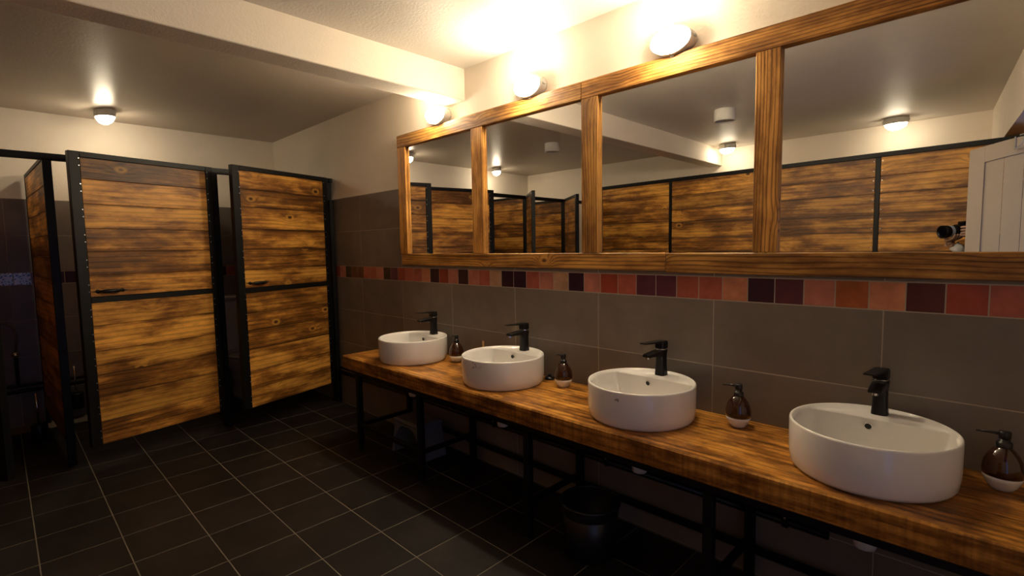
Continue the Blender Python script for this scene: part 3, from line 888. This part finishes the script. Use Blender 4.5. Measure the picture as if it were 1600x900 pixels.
for k in range(nx):
    xa = .0755 + k * wx + .001
    arch_strip('door_plank', xa, xa + wx - .002, lambda x: 0.1605, lambda x: arch(x) - .1055, -.006, .006, 2, dr)
hk = empty('over_door_hook', (-0.231 + 0.215, -2.50, arch(0.215)), 0, 'pale wire hook hung over the top of the white door', 'hook')
tube('wire', [(0, -.026, -.12), (0, -.026, .004), (0, .026, .004), (0, .026, -.05), (0, .055, -.075), (0.03, .075, -.05), (0.05, .06, .015), (0.02, .045, .012)], 0.0045, 'lamp_metal', hk, 8)

# ------------------------------------------------------------------ photographer with a camera (reflected in the fourth pane)
FW = Vector((-R[0][2], -R[1][2], -R[2][2])); RT = Vector((R[0][0], R[1][0], R[2][0])); UP = Vector((R[0][1], R[1][1], R[2][1]))
LF = Vector((-0.369, -2.66, 1.462))          # front of the lens hood
def cp(f, r, u): return LF - FW * f + RT * r + UP * u
pc = empty('photo_camera', cp(.17, 0, -.06), 0, 'black camera with a silver-ringed lens, held beside the white door', 'camera')
def addc(name, bm, mat, smooth=False):
    o = put(name, mesh_from(bm, name, mat, smooth), pc)
    mtx = Matrix((RT, UP, -FW)).transposed().to_4x4(); mtx.translation = LF     # local z runs back from the lens front
    o.matrix_parent_inverse = Matrix.Translation(pc.location).inverted()
    o.matrix_basis = mtx
    return o
bm = bmesh.new(); b_lathe(bm, [(0.036, 0.014), (0.044, 0.0), (0.047, 0.001), (0.046, 0.035), (0.042, 0.045)], 32, close_bot=False); addc('lens_hood', bm, 'black', True)
bm = bmesh.new(); b_lathe(bm, [(0.036, 0.014), (0.036, 0.016)], 32); addc('front_element', bm, 'glass_dark')
bm = bmesh.new(); b_lathe(bm, [(0.042, 0.045), (0.042, 0.066)], 32); addc('lens_ring', bm, 'blue_ring', False)
bm = bmesh.new(); b_lathe(bm, [(0.041, 0.0662), (0.041, 0.125), (0.036, 0.13)], 32); addc('lens_barrel', bm, 'black', True)
bm = bmesh.new(); b_box(bm, -.066, .066, -.048, .042, .131, .185, .010); addc('camera_body', bm, 'black')
bm = bmesh.new(); b_box(bm, -.024, .024, .0425, .064, .135, .185, .006); addc('viewfinder_hump', bm, 'black')
bm = bmesh.new(); b_box(bm, .040, .068, -.046, .040, .105, .1305, .010); addc('hand_grip', bm, 'black')

# body: one continuous skinned figure
verts, edges, rad = [], [], []
def V(p, r, link=None):
    verts.append(Vector(p)); rad.append(r if isinstance(r, tuple) else (r, r))
    if link is not None: edges.append((link, len(verts) - 1))
    return len(verts) - 1
base = Vector((0.06, -2.775, 0)); f2 = Vector((FW.x, FW.y, 0)).normalized(); r2 = Vector((RT.x, RT.y, 0)).normalized()
def bp(f, r, z): return base + f2 * f + r2 * r + Vector((0, 0, z))
pel = V(bp(0, 0, .95), (.125, .10))
sp1 = V(bp(.01, 0, 1.12), (.125, .10), pel); sp2 = V(bp(.0, 0, 1.30), (.14, .105), sp1); nk0 = V(bp(-.01, 0, 1.43), (.08, .07), sp2)
nk = V(bp(.01, 0, 1.50), (.052, .052), nk0); hd0 = V(bp(.025, 0, 1.57), (.062, .072), nk); hd1 = V(bp(.025, 0, 1.66), (.076, .09), hd0); hd2 = V(bp(.01, 0, 1.73), (.06, .07), hd1)
for s in (-1, 1):
    hp = V(bp(0, s * .095, .90), .085, pel); kn_ = V(bp(.02, s * .11, .49), .058, hp); cf = V(bp(0, s * .115, .28), .050, kn_); an = V(bp(-.01, s * .12, .09), .040, cf)
    tb = V(bp(.10, s * .13, .045), .040, an); V(bp(.17, s * .135, .04), .030, tb)
# arms: right hand on the grip, left hand under the lens
def arm(s, elbow, wrist):
    sh = V(bp(-.005, s * .165, 1.40), .058, nk0); el = V(elbow, .042, sh); V((Vector(elbow) + Vector(wrist)) / 2, .038, el); wr = V(wrist, .027, len(verts) - 1)
    return wr
WR = cp(.20, .085, -.07); WLf = cp(.13, -.05, -.11)
arm(1, bp(.10, .24, 1.18), WR); arm(-1, bp(.06, -.16, 1.16), WLf)
me = bpy.data.meshes.new('person_body'); me.from_pydata([v - base for v in verts], edges, [])
person = put('person', me, None, base)
person['label'] = 'person in dark clothing holding a camera, mostly hidden behind the white door'; person['category'] = 'person'
sk = person.modifiers.new('skin', 'SKIN'); sk.use_smooth_shade = True
for i_, v in enumerate(me.skin_vertices[0].data):
    v.radius = rad[i_]; v.use_root = (i_ == 0)
ss = person.modifiers.new('sub', 'SUBSURF'); ss.levels = 2; ss.render_levels = 2
me.materials.append(M['cloth'])
def skin_part(name, vts, eds, rads, mat):
    m_ = bpy.data.meshes.new(name); m_.from_pydata([Vector(v) - base for v in vts], eds, [])
    o = put(name, m_, person)
    k_ = o.modifiers.new('skin', 'SKIN'); k_.use_smooth_shade = True
    for i_, v in enumerate(m_.skin_vertices[0].data):
        v.radius = (rads[i_], rads[i_]); v.use_root = (i_ == 0)
    q = o.modifiers.new('sub', 'SUBSURF'); q.levels = 2; q.render_levels = 2
    m_.materials.append(M[mat]); return o
def hand(name, wrist, palm, fingers, thumb):
    vts, eds, rads = [wrist, (wrist + palm) / 2, palm], [(0, 1), (1, 2)], [.024, .026, .027]
    for chain in fingers + [thumb]:
        prev_ = 2 if chain is not thumb else 1
        for j, p in enumerate(chain):
            vts.append(p); eds.append((prev_, len(vts) - 1)); rads.append((.0105, .0095, .0085, .007)[min(j, 3)]); prev_ = len(vts) - 1
    skin_part(name, vts, eds, rads, 'skin')
# right hand: fingers wrap the front of the grip
fr_ = [[cp(.150, .086, u), cp(.105, .084, u - .001), cp(.092, .066, u - .002), cp(.100, .046, u - .003)] for u in (.028, .008, -.012, -.030)]
hand('right_hand', WR, cp(.175, .088, -.01), fr_, [cp(.195, .07, .02), cp(.198, .045, .03), cp(.195, .025, .03)])
# left hand: cradles the lens barrel from below
lf_ = [[cp(f_, -.020, -.064), cp(f_, .006, -.060), cp(f_, .034, -.046), cp(f_, .050, -.020)] for f_ in (.056, .076, .096, .116)]
hand('left_hand', WLf, cp(.088, -.045, -.080), lf_, [cp(.075, -.056, -.05), cp(.066, -.055, -.02), cp(.062, -.050, .005)])
bm = bmesh.new(); b_tube(bm, [WLf - base, (WLf - base) * 0.75 + (bp(.06, -.16, 1.16) - base) * 0.25], .036, 16); put('shirt_cuff', mesh_from(bm, 'shirt_cuff', 'cuff', True), person)
bm = bmesh.new()
oval_c = bp(.005, 0, 1.69) - base
b_lathe(bm, [(0.0845, -0.02), (0.090, 0.02), (0.078, 0.065), (0.05, 0.095), (0.01, 0.105)], 24, Matrix.Translation(oval_c)); put('hair', mesh_from(bm, 'hair', 'cloth', True), person)
